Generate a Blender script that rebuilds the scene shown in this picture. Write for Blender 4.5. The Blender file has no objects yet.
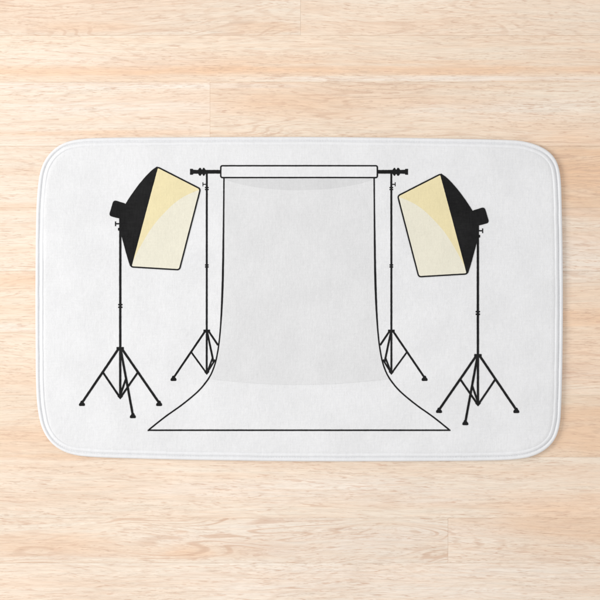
import bpy, bmesh, math, random
import numpy as np
from mathutils import Vector, noise
from mathutils.geometry import tessellate_polygon

random.seed(7)
S = bpy.context.scene
C = S.collection
PX = 0.001645                 # metres per photograph pixel on the floor
CAMH = 2.2                    # camera height

# ------------------------------------------------------------------ camera
cam_d = bpy.data.cameras.new('camera')
cam = bpy.data.objects.new('camera', cam_d)
C.objects.link(cam)
cam.location = (0, 0, CAMH)
cam.rotation_euler = (0, 0, 0)
cam_d.sensor_width = 36
cam_d.angle = 2 * math.atan(300 * PX / CAMH)
cam_d.clip_start = 0.01
cam_d.clip_end = 100
S.camera = cam

# ------------------------------------------------------------------ light
w = bpy.data.worlds.new('World')
S.world = w
w.use_nodes = True
w.node_tree.nodes['Background'].inputs['Color'].default_value = (0.995, 0.99, 0.995, 1)
w.node_tree.nodes['Background'].inputs['Strength'].default_value = 0.83


def area(name, loc, target, size, power, col):
    l = bpy.data.lights.new(name, 'AREA')
    l.shape = 'RECTANGLE'
    l.size, l.size_y = size
    l.energy = power
    l.color = col
    o = bpy.data.objects.new(name, l)
    C.objects.link(o)
    o.location = loc
    d = Vector(target) - Vector(loc)
    o.rotation_euler = d.to_track_quat('-Z', 'Y').to_euler()
    return o


area('left_soft_light', (-2.6, 0.25, 2.1), (0.0, 0, 0), (1.5, 1.5), 67, (1.0, 0.988, 0.968))  # unseen area lamp giving the broad soft light from the left

S.view_settings.view_transform = 'Standard'
S.view_settings.look = 'None'
S.view_settings.exposure = 0.0
S.view_settings.gamma = 1.0


# ------------------------------------------------------------------ helpers
def tag(o, label=None, cat=None, kind=None, group=None):
    if label: o['label'] = label
    if cat: o['category'] = cat
    if kind: o['kind'] = kind
    if group: o['group'] = group
    return o


def obj(name, me, mat, parent=None, smooth=True):
    o = bpy.data.objects.new(name, me)
    C.objects.link(o)
    if mat: me.materials.append(mat)
    if smooth:
        me.polygons.foreach_set('use_smooth', [True] * len(me.polygons))
    if parent: o.parent = parent
    return o


class N:
    """small node-building shorthand"""
    def __init__(s, name):
        s.m = bpy.data.materials.new(name)
        s.m.use_nodes = True
        s.t = s.m.node_tree
        s.b = s.t.nodes['Principled BSDF']

    def n(s, typ, ins=None, **kw):
        nd = s.t.nodes.new(typ)
        for k, v in kw.items(): setattr(nd, k, v)
        for k, v in (ins or {}).items():
            if isinstance(v, bpy.types.NodeSocket): s.t.links.new(v, nd.inputs[k])
            else: nd.inputs[k].default_value = v
        return nd

    def math(s, op, a, b=0.0, clamp=False):
        nd = s.n('ShaderNodeMath', {0: a, 1: b}, operation=op, use_clamp=clamp)
        return nd.outputs[0]

    def mix(s, f, a, b, blend='MIX'):
        nd = s.t.nodes.new('ShaderNodeMix')
        nd.data_type = 'RGBA'; nd.blend_type = blend
        for i, v in ((0, f), (6, a), (7, b)):
            if isinstance(v, bpy.types.NodeSocket): s.t.links.new(v, nd.inputs[i])
            else: nd.inputs[i].default_value = v if i == 0 else (*v, 1)
        return nd.outputs[2]

    def ramp(s, f, lo, hi, a=0.0, b=1.0):
        nd = s.n('ShaderNodeMapRange', {0: f, 1: lo, 2: hi, 3: a, 4: b}, interpolation_type='SMOOTHSTEP')
        return nd.outputs[0]

    def mapping(s, v, scale, loc=(0, 0, 0)):
        return s.n('ShaderNodeMapping', {'Vector': v, 'Scale': scale, 'Location': loc}).outputs[0]

    def noise(s, v, scale=1.0, detail=2.0, rough=0.5, dist=0.0):
        return s.n('ShaderNodeTexNoise', {'Vector': v, 'Scale': scale, 'Detail': detail, 'Roughness': rough, 'Distortion': dist}).outputs[0]


# ------------------------------------------------------------------ wood material
STREAKS = [
    (300, 70, 700, 5.5, 'h', .75), (330, 62, 260, 2.5, 'h', .4), (470, 78.5, 230, 2.8, 's', .8), (110, 133, 130, 3.5, 'h', .5),
    (80, 27, 60, 6, 'h', .35), (270, 28, 40, 7, 'h', .45), (100, 86, 220, 3.5, 's', .7), (120, 108, 120, 9, 's', .45),
    (290, 105, 70, 14, 'h', .45), (580, 176, 85, 40, 'h', .85), (572, 262, 70, 26, 's', .5), (20, 328, 60, 5, 's', .7),
    (20, 206, 60, 5, 'h', .5), (15, 281, 60, 8, 'h', .4), (15, 440, 60, 14, 'h', .35), (580, 318, 75, 14, 'h', .75),
    (575, 376, 60, 7, 'm', .35), (585, 430, 75, 28, 'h', .70), (580, 350, 50, 20, 'h', .45), (45, 545, 75, 14, 'h', .50), (70, 556, 60, 3, 'm', .5),
    (190, 552, 28, 8, 'h', .55), (255, 548, 45, 9, 'm', .4), (380, 578, 200, 32, 's', .55), (330, 490, 190, 18, 's', .55), (320, 535, 170, 18, 's', .45), (60, 60, 160, 12, 's', .35),
    (585, 522, 95, 32, 'h', .55), (60, 457, 90, 4, 'h', .5), (420, 535, 110, 12, 's', .35), (520, 110, 120, 12, 's', .4),
]

def wood():
    k = N('pale_oak_floor')
    at = k.n('ShaderNodeAttribute', attribute_name='plank')
    sep = k.n('ShaderNodeSeparateColor', {0: at.outputs['Color']})
    rnd, warm, fig = sep.outputs[0], sep.outputs[1], sep.outputs[2]
    bright = at.outputs['Alpha']
    pos = k.n('ShaderNodeTexCoord').outputs['Object']
    off = k.n('ShaderNodeCombineXYZ', {0: k.math('MULTIPLY', rnd, 37.0), 1: k.math('MULTIPLY', rnd, 11.0), 2: k.math('MULTIPLY', rnd, 53.0)}).outputs[0]
    p = k.n('ShaderNodeVectorMath', {0: pos, 1: off}, operation='ADD').outputs[0]
    # slow wander of the grain direction
    wv = k.noise(k.mapping(p, (3.2, 9.0, 1)), 1.0, 1.5, 0.45)
    wob = k.math('MULTIPLY', k.math('SUBTRACT', wv, 0.5), k.math('MULTIPLY_ADD', fig, 0.035, ))
    wob_n = wob.node
    # (fig*0.035 + 0.010)
    wob_n.inputs[1].links[0].from_node.inputs[2].default_value = 0.012
    pw = k.n('ShaderNodeVectorMath', {0: p, 1: k.n('ShaderNodeCombineXYZ', {1: wob}).outputs[0]}, operation='ADD').outputs[0]
    # growth-ring figure
    ring = k.noise(k.mapping(pw, (2.3, 17.0, 1)), 1.0, 2.0, 0.45, k.math('MULTIPLY', fig, 0.9))
    rings = k.math('SINE', k.math('MULTIPLY', ring, 120.0))
    rings = k.ramp(rings, 0.35, 1.0)
    ringmask = k.ramp(k.noise(k.mapping(pw, (4.0, 22.0, 1), (5, 3, 0)), 1.0, 2.0), 0.36, 0.62)
    ringf = k.math('MULTIPLY', rings, ringmask)
    broad = k.ramp(k.noise(k.mapping(pw, (1.6, 30.0, 1), (2, 9, 0)), 1.0, 4.0, 0.6), 0.33, 0.68)
    bands = k.ramp(k.noise(k.mapping(pw, (3.0, 150.0, 1), (7, 1, 0)), 1.0, 3.0, 0.6), 0.40, 0.70)
    fibre = k.noise(k.mapping(pw, (26.0, 640.0, 1)), 1.0, 5.0, 0.65)
    pores = k.ramp(k.noise(k.mapping(pw, (75.0, 560.0, 1), (3, 8, 0)), 1.0, 2.0, 0.6), 0.55, 0.68)
    poremask = k.ramp(k.noise(k.mapping(pw, (7.0, 60.0, 1), (1, 4, 0)), 1.0, 2.0), 0.38, 0.60)
    scratch = k.ramp(k.noise(k.mapping(pw, (20.0, 420.0, 1), (13, 2, 0)), 1.0, 3.0, 0.7), 0.60, 0.74)
    pale = k.mix(warm, (0.828, 0.745, 0.645), (0.802, 0.672, 0.528))
    tan = k.mix(warm, (0.787, 0.640, 0.518), (0.778, 0.562, 0.395))
    c = k.mix(k.math('MULTIPLY', broad, 0.75), pale, tan)
    # heartwood and sapwood streaks: photo x, y, half length, half height, colour, amount
    sp = k.n('ShaderNodeSeparateXYZ', {0: pw}).outputs
    oy = k.n('ShaderNodeSeparateXYZ', {0: pos}).outputs
    wx_ = k.noise(k.mapping(pos, (6, 40, 1)), 1.0, 3.0, 0.6)
    HW, SW, MV = (0.790, 0.520, 0.335), (0.830, 0.752, 0.670), (0.700, 0.530, 0.420)
    for cx, cy, rx, ry, cc, am in STREAKS:
        cc = {'h': HW, 's': SW, 'm': MV}[cc]
        dx = k.math('MULTIPLY', k.math('SUBTRACT', oy[0], (cx - 300) * PX), 1 / (rx * PX))
        dy = k.math('MULTIPLY', k.math('SUBTRACT', oy[1], (300 - cy) * PX), 1 / (ry * PX))
        r2 = k.math('ADD', k.math('MULTIPLY', dx, dx), k.math('MULTIPLY', dy, dy))
        r2 = k.math('ADD', r2, k.math('MULTIPLY', k.math('SUBTRACT', wx_, 0.5), 3.2))
        c = k.mix(k.ramp(r2, 1.5, -0.2, 0.0, am), c, cc)
    c = k.mix(k.math('MULTIPLY', bands, 0.48), c, tan)
    c = k.mix(k.math('MULTIPLY', ringf, k.math('MULTIPLY_ADD', fig, 0.66)), c, (0.62, 0.420, 0.300))
    c.node.inputs[0].links[0].from_node.inputs[1].links[0].from_node.inputs[2].default_value = 0.10
    c = k.mix(k.math('MULTIPLY', k.math('MULTIPLY', pores, poremask), 0.50), c, (0.53, 0.370, 0.270))
    c = k.mix(k.math('MULTIPLY', scratch, 0.38), c, (0.55, 0.385, 0.280))
    dash = k.ramp(k.noise(k.mapping(pw, (48.0, 780.0, 1), (17, 5, 0)), 1.0, 2.0, 0.6), 0.50, 0.64)
    c = k.mix(k.math('MULTIPLY', dash, 0.16), c, (0.60, 0.430, 0.300))
    # thin broken grain lines, drifting a little across the board
    pt = k.n('ShaderNodeVectorMath', {0: pw, 1: k.n('ShaderNodeCombineXYZ', {1: k.math('MULTIPLY', oy[0], k.math('SUBTRACT', k.math('MULTIPLY', rnd, 0.10), 0.02))}).outputs[0]}, operation='ADD').outputs[0]
    for sc, ms, th, am in (((6.5, 125.0, 1), (55.0, 330.0, 1), 0.024, 0.62), ((9.0, 210.0, 1), (80.0, 420.0, 1), 0.026, 0.45)):
        ln = k.math('ABSOLUTE', k.math('SUBTRACT', k.noise(k.mapping(pt, sc, (sc[0], 3, 0)), 1.0, 2.0, 0.5), 0.5))
        ln = k.math('MULTIPLY', k.ramp(ln, th, 0.0), k.ramp(k.noise(k.mapping(pt, ms, (9, 9, 0)), 1.0, 1.0), 0.46, 0.58))
        c = k.mix(k.math('MULTIPLY', ln, am), c, (0.590, 0.390, 0.280))
    f2 = k.ramp(fibre, 0.25, 0.75, 0.90, 1.07)
    blot = k.ramp(k.noise(k.mapping(p, (2.5, 5.0, 1)), 1.0, 2.0), 0.3, 0.7, 0.97, 1.03)
    vv = k.math('MULTIPLY', k.math('MULTIPLY', f2, blot), bright)
    c = k.mix(1.0, c, k.n('ShaderNodeCombineColor', {0: vv, 1: vv, 2: vv}).outputs[0], 'MULTIPLY')
    k.t.links.new(c, k.b.inputs['Base Color'])
    k.b.inputs['Roughness'].default_value = 0.55
    k.b.inputs['Specular IOR Level'].default_value = 0.25
    bh = k.math('SUBTRACT', fibre, k.math('MULTIPLY', pores, 0.6))
    bp = k.n('ShaderNodeBump', {'Strength': 0.25, 'Distance': 0.0004, 'Height': bh})
    k.t.links.new(bp.outputs[0], k.b.inputs['Normal'])
    return k.m


def groove():
    k = N('plank_joint')
    pos = k.n('ShaderNodeTexCoord').outputs['Object']
    n = k.noise(k.mapping(pos, (9, 9, 1)), 1.0, 3.0)
    k.t.links.new(k.mix(k.ramp(n, 0.35, 0.65), (0.52, 0.38, 0.27), (0.72, 0.57, 0.43)), k.b.inputs['Base Color'])
    k.b.inputs['Roughness'].default_value = 0.8
    return k.m


# ------------------------------------------------------------------ floor
# rows: y top, y bottom (photo px), [(x start, warmth, figure, brightness) ...]
rows = [
    (-30, 35.5, [(-420, .45, .55, 1.0), (300.5, .50, .35, 1.0), (950, .4, .3, 1)]),
    (35.5, 82, [(-300, .62, .15, 1.0), (760, .5, .2, 1)]),
    (82, 146, [(-500, .30, .15, 1.02), (210, .62, .55, 1.0), (910, .4, .2, 1)]),
    (146, 208, [(-350, .35, .25, 1.0), (330, 1.0, .90, .985), (1000, .5, .3, 1)]),
    (208, 271, [(-600, .40, .15, 1.0), (120, .42, .20, 1.0), (820, .4, .3, 1)]),
    (271, 333, [(-250, .60, .20, 1.0), (450, .72, .65, 1.0), (1100, .4, .3, 1)]),
    (333, 395, [(-480, .62, .20, 1.0), (250, .60, .55, .99), (930, .4, .3, 1)]),
    (395, 457, [(-300, .72, .30, .99), (400, .88, .25, .98), (1030, .4, .3, 1)]),
    (457, 518, [(-550, .45, .12, .99), (860, .4, .3, 1)]),
    (518, 563, [(-250, .45, .85, .975), (448, .38, .35, .99), (1150, .4, .3, 1)]),
    (563, 627, [(-400, .32, .12, .995), (900, .4, .3, 1)]),
]


def build_floor():
    R = random.Random(21)
    allrows = list(rows)
    y = -30
    while y > -1000:
        allrows.append((y - 63, y, [(x + R.uniform(-150, 150), R.uniform(.3, .7), R.uniform(.1, .7), 1) for x in (-1100, -350, 380, 1050)])); y -= 63
    y = 627
    while y < 1600:
        allrows.append((y, y + 63, [(x + R.uniform(-150, 150), R.uniform(.3, .7), R.uniform(.1, .7), 1) for x in (-1100, -350, 380, 1050)])); y += 63
    bm = bmesh.new()
    lay = bm.loops.layers.float_color.new('plank')
    g, dep = 0.00018, 0.0003

    def face(pts, col, mi=0):
        f = bm.faces.new([bm.verts.new(p) for p in pts])
        f.material_index = mi
        for l in f.loops: l[lay] = col
    for yt, yb, pl in allrows:
        pl = [(-1300, pl[0][1], pl[0][2], pl[0][3])] + pl if pl[0][0] > -1300 else pl
        ends = [p[0] for p in pl[1:]] + [1900]
        for (x0, wm, fg, br), x1 in zip(pl, ends):
            col = (R.random(), wm, fg, br)
            X0, X1 = (x0 - 300) * PX, (x1 - 300) * PX
            Y1, Y0 = (300 - yt) * PX, (300 - yb) * PX
            i = [(X0 + g, Y0 + g, 0), (X1 - g, Y0 + g, 0), (X1 - g, Y1 - g, 0), (X0 + g, Y1 - g, 0)]
            o = [(X0, Y0, -dep), (X1, Y0, -dep), (X1, Y1, -dep), (X0, Y1, -dep)]
            face(i, col)
            for a in range(4):
                b = (a + 1) % 4
                face([o[a], o[b], i[b], i[a]], col, 1)
    me = bpy.data.meshes.new('wood_floor')
    bm.to_mesh(me); bm.free()
    f = obj('floor', me, wood(), smooth=False)
    me.materials.append(groove())
    tag(f, kind='structure')
    f['label'] = 'pale oak laminate floor of long horizontal boards under the mat'
    return f


build_floor()

# ------------------------------------------------------------------ mat outline
OUT = [(110, 137.7), (160, 137.4), (230, 137.0), (300, 136.9), (370, 137.4), (430, 138.3), (500, 139.6), (520, 140.7), (532, 143.3),
       (542.7, 147.6), (550.7, 153.2), (556.5, 161), (559.6, 171), (561, 184), (561.8, 210), (562.6, 250), (562.9, 300), (562.6, 350),
       (561.8, 390), (561.2, 405), (559.8, 424), (555.8, 437.5), (549.2, 446.3), (540.5, 452.6), (530, 456.9), (516, 459.2), (500, 460.2),
       (440, 461.0), (370, 461.3), (300, 461.2), (230, 460.5), (170, 459.4), (110, 457.8), (90, 456.8), (76.7, 455.4), (64.7, 451.9),
       (55.0, 446.2), (47.2, 437.8), (41.3, 426), (37.8, 409), (36.2, 388), (35.6, 340), (35.5, 280), (35.9, 235), (36.5, 208),
       (37.9, 187), (40.0, 173), (43.9, 162), (50.2, 153), (59.3, 145.3), (70, 140.9), (83.3, 138.7)]


def P(px, py, z):
    """photograph pixel -> the point at height z that stands there"""
    k = PX * (CAMH - z) / CAMH
    return ((px - 300) * k, (300 - py) * k)


def catmull(pts, step, closed=True):
    out = []
    n = len(pts)
    rng = range(n) if closed else range(n - 1)
    for i in rng:
        if closed: p = [pts[(i + j) % n] for j in (-1, 0, 1, 2)]
        else: p = [pts[max(0, min(n - 1, i + j))] for j in (-1, 0, 1, 2)]
        p = [np.array(q, float) for q in p]
        L = np.linalg.norm(p[2] - p[1])
        m = max(1, int(L / step))
        # centripetal parametrisation
        t = [0.0]
        for a in range(3): t.append(t[-1] + max(1e-9, np.linalg.norm(p[a + 1] - p[a])) ** 0.5)
        for j in range(m):
            u = t[1] + (t[2] - t[1]) * j / m
            def L_(a, b, ta, tb): return a if tb - ta < 1e-4 else a * (tb - u) / (tb - ta) + b * (u - ta) / (tb - ta)
            A1 = L_(p[0], p[1], t[0], t[1]); A2 = L_(p[1], p[2], t[1], t[2]); A3 = L_(p[2], p[3], t[2], t[3])
            B1 = L_(A1, A2, t[0], t[2]); B2 = L_(A2, A3, t[1], t[3])
            out.append(tuple(L_(B1, B2, t[1], t[2])))
    if not closed: out.append(tuple(pts[-1]))
    return out


outline = np.array([P(x, y, 0.004) for x, y in catmull(OUT, 0.8)])


def resample_closed(a, n):
    d = np.linalg.norm(np.roll(a, -1, 0) - a, axis=1)
    s = np.concatenate([[0], np.cumsum(d)])
    t = np.linspace(0, s[-1], n, endpoint=False)
    aa = np.vstack([a, a[:1]])
    return np.stack([np.interp(t, s, aa[:, 0]), np.interp(t, s, aa[:, 1])], 1)


outline = resample_closed(outline, 1800)
# smooth slightly
for _ in range(30):
    outline = 0.5 * outline + 0.25 * (np.roll(outline, 1, 0) + np.roll(outline, -1, 0))
tang = np.roll(outline, -4, 0) - np.roll(outline, 4, 0)
tang /= np.linalg.norm(tang, axis=1)[:, None]
inward = np.stack([tang[:, 1], -tang[:, 0]], 1)     # outline runs clockwise seen from above
ZT = 0.0105


def H(x, y):
    """height of the pile surface"""
    a = noise.noise((x * 9, y * 9, 3.1)) * 0.0009
    b = noise.noise((x * 26, y * 20, 7.7)) * 0.00042
    return ZT + a + b


# ------------------------------------------------------------------ fabrics
def cloth_bump(k, pos, strength=0.5):
    h1 = k.noise(k.mapping(pos, (1, 1, 1)), 1500.0, 3.0, 0.7)
    wx = k.noise(k.mapping(pos, (420, 60, 1)), 1.0, 3.0, 0.6)
    wy = k.noise(k.mapping(pos, (60, 420, 1), (4, 4, 0)), 1.0, 3.0, 0.6)
    h2 = k.noise(pos, 110.0, 4.0, 0.6)
    h = k.math('ADD', k.math('MULTIPLY', h1, 0.35), k.math('MULTIPLY', h2, 1.0))
    h = k.math('ADD', h, k.math('MULTIPLY', k.math('ADD', wx, wy), 0.30))
    bp = k.n('ShaderNodeBump', {'Strength': strength, 'Distance': 0.0011, 'Height': h})
    k.t.links.new(bp.outputs[0], k.b.inputs['Normal'])
    return h1, h2, wx, wy


def fabric(name, col, var=0.04, rough=0.95, sheen=0.0, bump=0.5, streak=0.0):
    k = N(name)
    pos = k.n('ShaderNodeTexCoord').outputs['Object']
    h1, h2, wx, wy = cloth_bump(k, pos, bump)
    big = k.noise(pos, 16.0, 4.0, 0.6)
    v = k.math('ADD', k.ramp(big, 0.3, 0.7, 1 - var, 1 + var * 0.3), k.ramp(h1, 0.3, 0.7, -var * .7, var * .7))
    v = k.math('ADD', v, k.ramp(k.math('ADD', wx, wy), 0.7, 1.3, -var * .55, var * .55))
    if streak:                              # hairs of the pile that took no ink
        v = k.math('ADD', v, k.ramp(k.noise(pos, 900.0, 2.0, 0.7), 0.62, 0.78, 0.0, streak))
    c = k.mix(1.0, col, k.n('ShaderNodeCombineColor', {0: v, 1: v, 2: v}).outputs[0], 'MULTIPLY')
    k.t.links.new(c, k.b.inputs['Base Color'])
    k.b.inputs['Roughness'].default_value = rough
    k.b.inputs['Specular IOR Level'].default_value = 0.05
    k.b.inputs['Sheen Weight'].default_value = sheen
    return k.m


M_pile = fabric('white_plush_pile', (0.742, 0.745, 0.752), 0.042, bump=0.8)
M_bind = fabric('white_hem_fabric', (0.760, 0.765, 0.776), 0.025, bump=0.6)
M_black = fabric('black_ink_on_pile', (0.0165, 0.0165, 0.0168), 0.25, bump=0.5, streak=1.2)
M_yellow = fabric('yellow_ink_on_pile', (0.760, 0.670, 0.410), 0.035, bump=0.8)
M_cream = fabric('cream_ink_on_pile', (0.745, 0.715, 0.595), 0.035, bump=0.8)
M_shade = fabric('grey_ink_on_pile', (0.688, 0.690, 0.694), 0.040, bump=0.8)
M_band = fabric('darker_grey_ink_on_pile', (0.630, 0.632, 0.636), 0.040, bump=0.8)

mat = bpy.data.objects.new('bath_mat', None)
C.objects.link(mat)
mat.empty_display_size = 0.1
tag(mat, 'white plush bath mat with rounded corners and a photo studio drawing printed on it', 'bath mat')

# ------------------------------------------------------------------ pile
def build_pile():
    st = 0.0025
    xs = np.arange(-0.44, 0.44, st); ys = np.arange(-0.275, 0.275, st)
    X, Y = np.meshgrid(xs, ys, indexing='ij')
    pts = np.stack([X.ravel(), Y.ravel()], 1)
    a = outline[::3]; nrm = inward[::3]
    D = np.empty(len(pts))
    for i in range(0, len(pts), 4000):
        q = pts[i:i + 4000]
        dd = q[:, None, :] - a[None]
        d2 = (dd ** 2).sum(2)
        j = d2.argmin(1)
        D[i:i + 4000] = (dd[np.arange(len(q)), j] * nrm[j]).sum(1)
    keep = D > 0.0085
    idx = -np.ones(len(pts), int)
    idx[keep] = np.arange(keep.sum())
    verts = []
    for (x, y), d in zip(pts[keep], D[keep]):
        z = H(x, y)
        t = min(1, max(0, (d - 0.0085) / 0.010))
        z -= (1 - t * t * (3 - 2 * t)) * 0.0022
        verts.append((x, y, z))
    ny = len(ys)
    I = idx.reshape(len(xs), ny)
    q = np.stack([I[:-1, :-1], I[1:, :-1], I[1:, 1:], I[:-1, 1:]], -1).reshape(-1, 4)
    q = q[(q >= 0).all(1)]
    me = bpy.data.meshes.new('pile')
    me.from_pydata(verts, [], q.tolist())
    obj('pile', me, M_pile, mat)


build_pile()

# ------------------------------------------------------------------ rolled hem
# (inward distance, height) in millimetres
HEM = [(1.9, 0.15), (0.7, 0.9), (0.1, 2.4), (0.0, 4.2), (0.35, 6.0), (1.2, 7.5), (2.6, 8.5), (4.0, 8.7), (5.2, 8.2), (6.0, 7.2),
       (6.55, 6.5), (7.0, 6.5), (7.5, 7.2), (8.2, 8.4), (9.3, 9.4), (10.6, 9.9), (11.8, 10.1), (12.8, 10.0), (13.6, 9.4), (14.2, 8.2)]


def build_hem():
    n = len(outline); m = len(HEM)
    verts = []
    for i in range(n):
        x, y = outline[i]
        s = i * 0.0015
        wob = noise.noise((x * 14, y * 14, 1.0)) * 0.6
        puck = noise.noise((x * 120, y * 120, 5.0)) * 0.28
        seam = noise.noise((x * 45, y * 45, 9.0)) * 0.45
        for d, z in HEM:
            t = min(1, z / 6.0)
            dd = d + (wob * 0.25 if d < 5 else wob * 0.8 + seam) + (puck * .5 if d > 5 else 0)
            zz = z + t * (wob * 0.5 + (puck if d > 5.5 else puck * 0.35))
            verts.append((x + inward[i, 0] * dd / 1000, y + inward[i, 1] * dd / 1000, max(0.1, zz) / 1000))
    faces = []
    for i in range(n):
        j = (i + 1) % n
        for k in range(m - 1):
            faces.append((i * m + k, i * m + k + 1, j * m + k + 1, j * m + k))
    me = bpy.data.meshes.new('hem')
    me.from_pydata(verts, [], faces)
    h = obj('hem', me, M_bind, mat)
    # row of stitches lying in the groove
    bm = bmesh.new()
    L = 0
    i = 0
    while i < n:
        j = (i + 2) % n
        for a, b in ((i, j),):
            pa = outline[a] + inward[a] * 0.0068; pb = outline[b] + inward[b] * 0.0068
            wa = (noise.noise((outline[a][0] * 14, outline[a][1] * 14, 1.0)) * 0.8 + noise.noise((outline[a][0] * 45, outline[a][1] * 45, 9.0)) * 0.45) / 1000
            pa = pa + inward[a] * wa; pb = pb + inward[b] * wa
            d = pb - pa; d /= np.linalg.norm(d); nn = np.array([-d[1], d[0]]) * 0.00028
            z0, z1 = 0.0063, 0.0070
            mid = (pa + pb) / 2
            v = [bm.verts.new((*(pa + nn), z0)), bm.verts.new((*(pa - nn), z0)), bm.verts.new((*(mid - nn * 1.3), z1)), bm.verts.new((*(mid + nn * 1.3), z1)),
                 bm.verts.new((*(pb - nn), z0)), bm.verts.new((*(pb + nn), z0))]
            bm.faces.new((v[0], v[1], v[2], v[3])); bm.faces.new((v[3], v[2], v[4], v[5]))
        i += 3
    me = bpy.data.meshes.new('stitching')
    bmesh.ops.recalc_face_normals(bm, faces=bm.faces)
    bm.to_mesh(me); bm.free()
    obj('stitching', me, M_bind, h)


build_hem()

# ------------------------------------------------------------------ the printed drawing
level = [0]


def lay_down(bm, name, material, parent, z_off=None, cell=0.005):
    """cut the flat shape fine enough to follow the pile and lay it on it"""
    if z_off is None:
        level[0] += 1
        z_off = 0.00016 + 0.000006 * level[0]
    xs = [v.co.x for v in bm.verts]; ys = [v.co.y for v in bm.verts]
    for ax, lo, hi in ((0, min(xs), max(xs)), (1, min(ys), max(ys))):
        c = math.ceil(lo / cell) * cell
        while c < hi:
            co = [0, 0, 0]; no = [0, 0, 0]
            co[ax] = c; no[ax] = 1
            bmesh.ops.bisect_plane(bm, geom=bm.verts[:] + bm.edges[:] + bm.faces[:], plane_co=co, plane_no=no, dist=1e-7)
            c += cell
    for v in bm.verts: v.co.z = H(v.co.x, v.co.y) + z_off
    for f in bm.faces:
        if f.normal.z < 0: f.normal_flip()
    bm.normal_update()
    for f in bm.faces:
        if f.normal.z < 0: f.normal_flip()
    me = bpy.data.meshes.new(name)
    bm.to_mesh(me); bm.free()
    return obj(name, me, material, parent)


def W(p): return P(p[0], p[1], ZT)


class T:
    """where a drawn item goes: mirrored or not, shifted down by dy pixels"""
    def __init__(s, mir=False, dy=0.0): s.m, s.dy = mir, dy
    def __call__(s, p): return W((598.1 - p[0] if s.m else p[0], p[1] + s.dy))


def poly(bm, pts, tr):
    """flat outline; its edge is frayed slightly the way ink sits on pile"""
    pts = [np.array(p, float) for p in pts]
    fr = []
    for i, a in enumerate(pts):
        b = pts[(i + 1) % len(pts)]
        L = np.linalg.norm(b - a)
        fr.append(a)
        m = int(L / 1.3)
        for j in range(1, m):
            nn = np.array([-(b - a)[1], (b - a)[0]]) / L
            fr.append(a + (b - a) * j / m + nn * random.uniform(-.08, .08))
    q = [tr(p) for p in fr]
    vs = [bm.verts.new((x, y, 0)) for x, y in q]
    for t in tessellate_polygon([[Vector((x, y, 0)) for x, y in q]]):
        try: bm.faces.new([vs[i] for i in t])
        except ValueError: pass


def stroke(bm, pts, width, tr, closed=False, jit=0.055, step=1.6, taper=0):
    """ribbon along a polyline, in photo pixels"""
    P_ = [np.array(p, float) for p in pts]
    R_ = []
    n = len(P_)
    segs = n if closed else n - 1
    for i in range(segs):
        a, b = P_[i], P_[(i + 1) % n]
        m = max(1, int(np.linalg.norm(b - a) / step))
        for j in range(m): R_.append(a + (b - a) * j / m)
    if not closed: R_.append(P_[-1])
    n = len(R_)
    L, Rr = [], []
    for i in range(n):
        if closed: a, b = R_[i - 1], R_[(i + 1) % n]
        else: a, b = R_[max(0, i - 1)], R_[min(n - 1, i + 1)]
        d = b - a; d /= np.linalg.norm(d)
        nn = np.array([-d[1], d[0]])
        # mitre
        k = 1.0
        if (closed or 0 < i < n - 1):
            d1 = R_[i] - a; d1 /= np.linalg.norm(d1)
            k = 1 / max(0.6, abs(float(np.dot(np.array([-d1[1], d1[0]]), nn))))
        w_ = width / 2 * k
        if taper: w_ *= 1 - (1 - taper) * abs(2 * i / (n - 1) - 1) ** 1.5
        L.append(R_[i] + nn * w_ * (1 + random.uniform(-jit, jit)))
        Rr.append(R_[i] - nn * w_ * (1 + random.uniform(-jit, jit)))
    lv = [bm.verts.new((*tr(p), 0)) for p in L]
    rv = [bm.verts.new((*tr(p), 0)) for p in Rr]
    for i in range(n if closed else n - 1):
        j = (i + 1) % n
        bm.faces.new((lv[i], lv[j], rv[j], rv[i]))


def rounded(pts, r, seg=5):
    out = []
    n = len(pts)
    for i in range(n):
        p0, p, p1 = [np.array(pts[j % n], float) for j in (i - 1, i, i + 1)]
        a = (p0 - p) / np.linalg.norm(p0 - p); b = (p1 - p) / np.linalg.norm(p1 - p)
        s, e = p + a * r, p + b * r
        for k in range(seg + 1):
            t = k / seg
            out.append(tuple((1 - t) ** 2 * s + 2 * t * (1 - t) * p + t * t * e))
    return out


def blob(pts, r=0.8): return rounded(pts, r, 3)


def foot(bm, x, y, tr):
    poly(bm, [(x - 3.1, y + 1.2), (x - 2.7, y - 0.4), (x - 1.7, y - 1.5), (x - 1.3, y - 2.8), (x - .5, y - 3.4), (x + .6, y - 3.4), (x + 1.4, y - 2.8),
              (x + 1.8, y - 1.5), (x + 2.8, y - 0.4), (x + 3.1, y + 1.2), (x + 2.2, y + 2.0), (x - 2.2, y + 2.0)], tr)


def leg(tr, root, a, b, w, with_foot=True):
    bm = bmesh.new()
    stroke(bm, [a, b], w, tr)
    o = lay_down(bm, 'printed_leg', M_black, root)
    if with_foot:
        bm = bmesh.new()
        foot(bm, b[0], b[1] + 1.2, tr)
        lay_down(bm, 'printed_foot', M_black, root)
    return o


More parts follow.
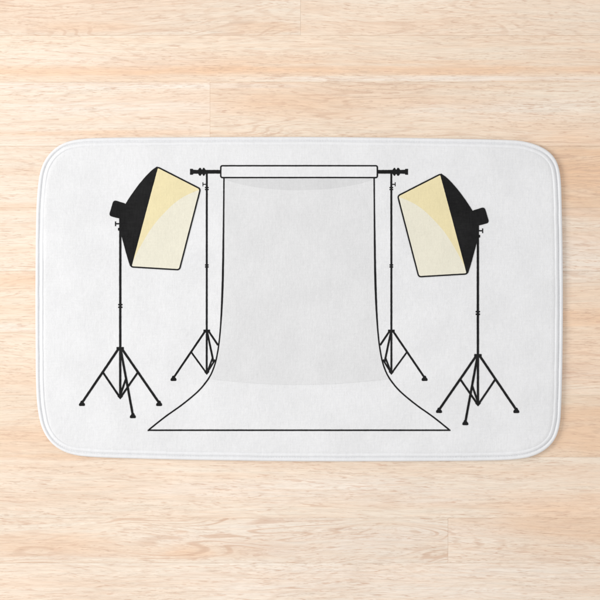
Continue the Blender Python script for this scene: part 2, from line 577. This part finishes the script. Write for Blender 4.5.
def softbox(tr, label):
    TL, TR_, BR, BL = (157.2, 166.9), (200.4, 188.9), (179.4, 269.8), (130.8, 266.9)
    # diffuser face is the part; the rest of the softbox hangs on it
    arc = catmull([(200.0, 189.6), (190.5, 193.4), (181.7, 198.0), (173.0, 204.5), (165.3, 212.0), (158.0, 219.8), (151.3, 228.4), (142.2, 243.3), (136.4, 253.8), (130.9, 265.2)], 2, False)
    root_bm = bmesh.new()
    lower = arc[::1] + rounded([BL, BR, TR_], 1)[5:12] if False else arc + [(132.4, 267.0), (177.6, 269.7), (179.6, 268.4), (200.3, 191.0)]
    poly(root_bm, lower, tr)
    root = lay_down(root_bm, 'printed_softbox', M_cream, mat)
    root['label'] = label
    b = bmesh.new()
    poly(b, [(157.6, 167.2), (158.8, 167.5), (198.8, 187.8), (200.1, 189.3)] + arc[1:] , tr)
    lay_down(b, 'printed_glow', M_yellow, root)
    b = bmesh.new()
    hood = catmull([(157.2, 166.4), (152.6, 169.6), (147.6, 174.4), (142.5, 180.1), (138.0, 185.6), (131.8, 194.2), (126.4, 202.4), (123.5, 208)], 3, False) + \
        [(119.2, 218.6), (119.4, 229.5), (120.9, 233.4), (122.8, 241), (125.2, 250.0), (127.6, 258.5), (129.8, 265.6), (131.3, 267.2), (131.8, 265.0), (157.9, 168.2)]
    poly(b, hood, tr)
    lay_down(b, 'printed_hood', M_black, root)
    b = bmesh.new()
    poly(b, rounded([(113.6, 199.9), (127.0, 204.0), (122.0, 219.2), (108.8, 215.8)], 3.2, 5), tr)
    lay_down(b, 'printed_lamp_head', M_black, root)
    b = bmesh.new()
    level[0] += 8
    stroke(b, rounded([TL, TR_, BR, BL], 2.6, 6), 1.45, tr, closed=True, step=2.5)
    lay_down(b, 'printed_frame', M_black, root)
    return root


def light_stand(tr, label):
    b = bmesh.new()
    stroke(b, [(120.3, 219.0), (120.2, 397.0)], 2.3, tr, step=1.6)
    root = lay_down(b, 'printed_light_stand', M_black, mat)
    root['label'] = label
    b = bmesh.new()                                      # thumb screw
    poly(b, [(115.0, 221.4), (116.1, 221.4), (116.1, 223.1), (119.4, 223.1), (119.4, 224.4), (116.1, 224.4), (116.1, 226.2), (115.0, 226.2)], tr)
    poly(b, blob([(118.0, 227.8), (119.6, 227.8), (119.6, 230.6), (118.0, 230.6)], .5), tr)
    lay_down(b, 'printed_thumb_screw', M_black, root)
    b = bmesh.new()
    poly(b, blob([(118.1, 303.9), (122.5, 303.9), (122.5, 305.4), (118.1, 305.4)], .5), tr)
    poly(b, blob([(118.1, 306.5), (122.5, 306.5), (122.5, 308.0), (118.1, 308.0)], .5), tr)
    lay_down(b, 'printed_collar', M_black, root)
    b = bmesh.new()
    poly(b, blob([(116.5, 347.0), (123.9, 347.0), (123.9, 350.6), (116.5, 350.6)], .5), tr)
    lay_down(b, 'printed_hub', M_black, root)
    leg(tr, root, (118.1, 349.4), (81.9, 402.8), 2.35)
    leg(tr, root, (122.3, 349.4), (159.1, 402.8), 2.35)
    leg(tr, root, (120.9, 350.5), (132.8, 415.0), 2.3)
    for pts in ([(102.9, 372.4), (119.6, 397.0)], [(137.8, 372.4), (120.8, 397.0)], [(125.9, 379.0), (120.6, 394.0)]):
        b = bmesh.new()
        stroke(b, pts, 2.0, tr)
        lay_down(b, 'printed_brace', M_black, root)
    b = bmesh.new()
    poly(b, [(117.6, 394.6), (122.8, 394.6), (122.9, 396.4), (120.2, 399.4), (117.5, 396.4)], tr)
    lay_down(b, 'printed_brace_joint', M_black, root)
    return root


def backdrop_stand(tr, label):
    b = bmesh.new()
    stroke(b, [(206.8, 173.0), (206.7, 372.0)], 2.0, tr, step=1.6)
    root = lay_down(b, 'printed_backdrop_stand', M_black, mat)
    root['label'] = label
    b = bmesh.new()
    poly(b, [(202.5, 182.2), (203.3, 182.2), (203.3, 183.8), (206.0, 183.8), (206.0, 184.8), (203.3, 184.8), (203.3, 186.4), (202.5, 186.4)], tr)
    lay_down(b, 'printed_thumb_screw', M_black, root)
    for y in (187.0, 189.0, 264.4, 266.4):
        b = bmesh.new()
        poly(b, blob([(204.9, y - .1), (208.7, y - .1), (208.7, y + 1.2), (204.9, y + 1.2)], .4), tr)
        lay_down(b, 'printed_collar', M_black, root)
    b = bmesh.new()
    poly(b, blob([(203.4, 329.6), (210.1, 329.6), (210.1, 332.6), (203.4, 332.6)], .4), tr)
    lay_down(b, 'printed_hub', M_black, root)
    leg(tr, root, (204.9, 331.5), (173.5, 377.8), 2.0)
    leg(tr, root, (208.8, 331.5), (218.0, 345.2), 1.95, False)
    leg(tr, root, (207.3, 332.5), (213.6, 362.5), 1.95, False)
    for pts in ([(191.1, 352.0), (206.4, 373.0)], [(215.2, 359.6), (206.9, 373.0)], [(212.4, 358.5), (208.0, 370.0)]):
        b = bmesh.new()
        stroke(b, pts, 1.7, tr)
        lay_down(b, 'printed_brace', M_black, root)
    b = bmesh.new()
    poly(b, [(204.4, 370.6), (209.2, 370.6), (209.3, 372.0), (206.8, 374.9), (204.3, 372.0)], tr)
    lay_down(b, 'printed_brace_joint', M_black, root)
    return root


def backdrop():
    tr = T()
    side = catmull([(224.0, 177.8), (223.8, 205), (223.5, 235), (223.1, 265), (222.4, 292), (221.2, 318), (219.4, 340), (217.6, 352.5), (215.2, 363.5), (210.9, 374.6),
                    (205.5, 382.8), (198.6, 390.8), (183.0, 404.0), (164.6, 417.2), (148.3, 430.2)], 3, False)
    mir = lambda pts: [(598.1 - x, y) for x, y in pts]
    upper = [p for p in side if 178 <= p[1] < 378.6]
    low_arc = [(x, 378.6 + 6.0 * (1 - ((x - 299.05) / 90.5) ** 2)) for x in np.linspace(209.5, 388.6, 40)]
    top_arc = [(x, 178.5 + 11.8 * (1 - ((x - 299.05) / 75.0) ** 2) ** .75) for x in np.linspace(224.6, 373.5, 40)]
    b = bmesh.new()
    poly(b, upper + low_arc + mir(upper)[::-1], tr)
    root = lay_down(b, 'printed_backdrop', M_shade, mat)
    root['label'] = 'grey printed backdrop sheet sweeping down from its roll'
    b = bmesh.new()
    poly(b, [(224.2, 178.0)] + top_arc + [(373.9, 178.0)], tr)
    lay_down(b, 'printed_shade_band', M_band, root)
    b = bmesh.new()
    stroke(b, side + mir(side)[::-1], 1.5, tr, closed=False, step=1.6)
    lay_down(b, 'printed_sheet_edge', M_black, root)
    for t in (tr, T(True)):                              # the line swells down each side
        b = bmesh.new()
        stroke(b, [p for p in side if 195 < p[1] < 345], 2.15, t, taper=0.55)
        lay_down(b, 'printed_sheet_edge', M_black, root)
    b = bmesh.new()
    stroke(b, [(147.6, 430.3), (450.5, 430.3)], 1.4, tr, step=4)
    lay_down(b, 'printed_front_edge', M_black, root)
    # white roll with its outline
    rect = rounded([(220.8, 165.8), (377.3, 165.8), (377.3, 177.6), (220.8, 177.6)], 1.8, 4)
    b = bmesh.new()
    poly(b, rect, tr)
    roll = lay_down(b, 'printed_roll', M_pile, root)
    b = bmesh.new()
    level[0] += 8
    stroke(b, rect, 1.5, tr, closed=True, step=3)
    lay_down(b, 'printed_roll_outline', M_black, root)
    for m in (False, True):
        t = T(m)
        b = bmesh.new()
        y = 171.8
        prof = [(190.0, 2.7), (190.4, 3.0), (192.8, 2.9), (193.3, 2.0), (198.1, 1.9), (198.8, 3.2), (199.6, 4.0), (200.6, 4.0), (201.6, 2.3), (202.3, 2.3),
                (203.2, 4.0), (204.1, 4.0), (205.1, 2.6), (205.7, 1.9), (220.2, 1.85)]
        poly(b, [(x, y - h) for x, h in prof] + [(x, y + h) for x, h in prof[::-1]], t)
        lay_down(b, 'printed_crossbar', M_black, root)
    return root


# the drawing reaches back to front
backdrop_stand(T(), 'printed stand at the left of the backdrop')
backdrop_stand(T(True), 'printed stand at the right of the backdrop')
backdrop()
light_stand(T(), 'printed tripod under the left softbox')
light_stand(T(True, 7.0), 'printed tripod under the right softbox')
softbox(T(), 'printed softbox at the left, facing right')
softbox(T(True, 7.0), 'printed softbox at the right, facing left')
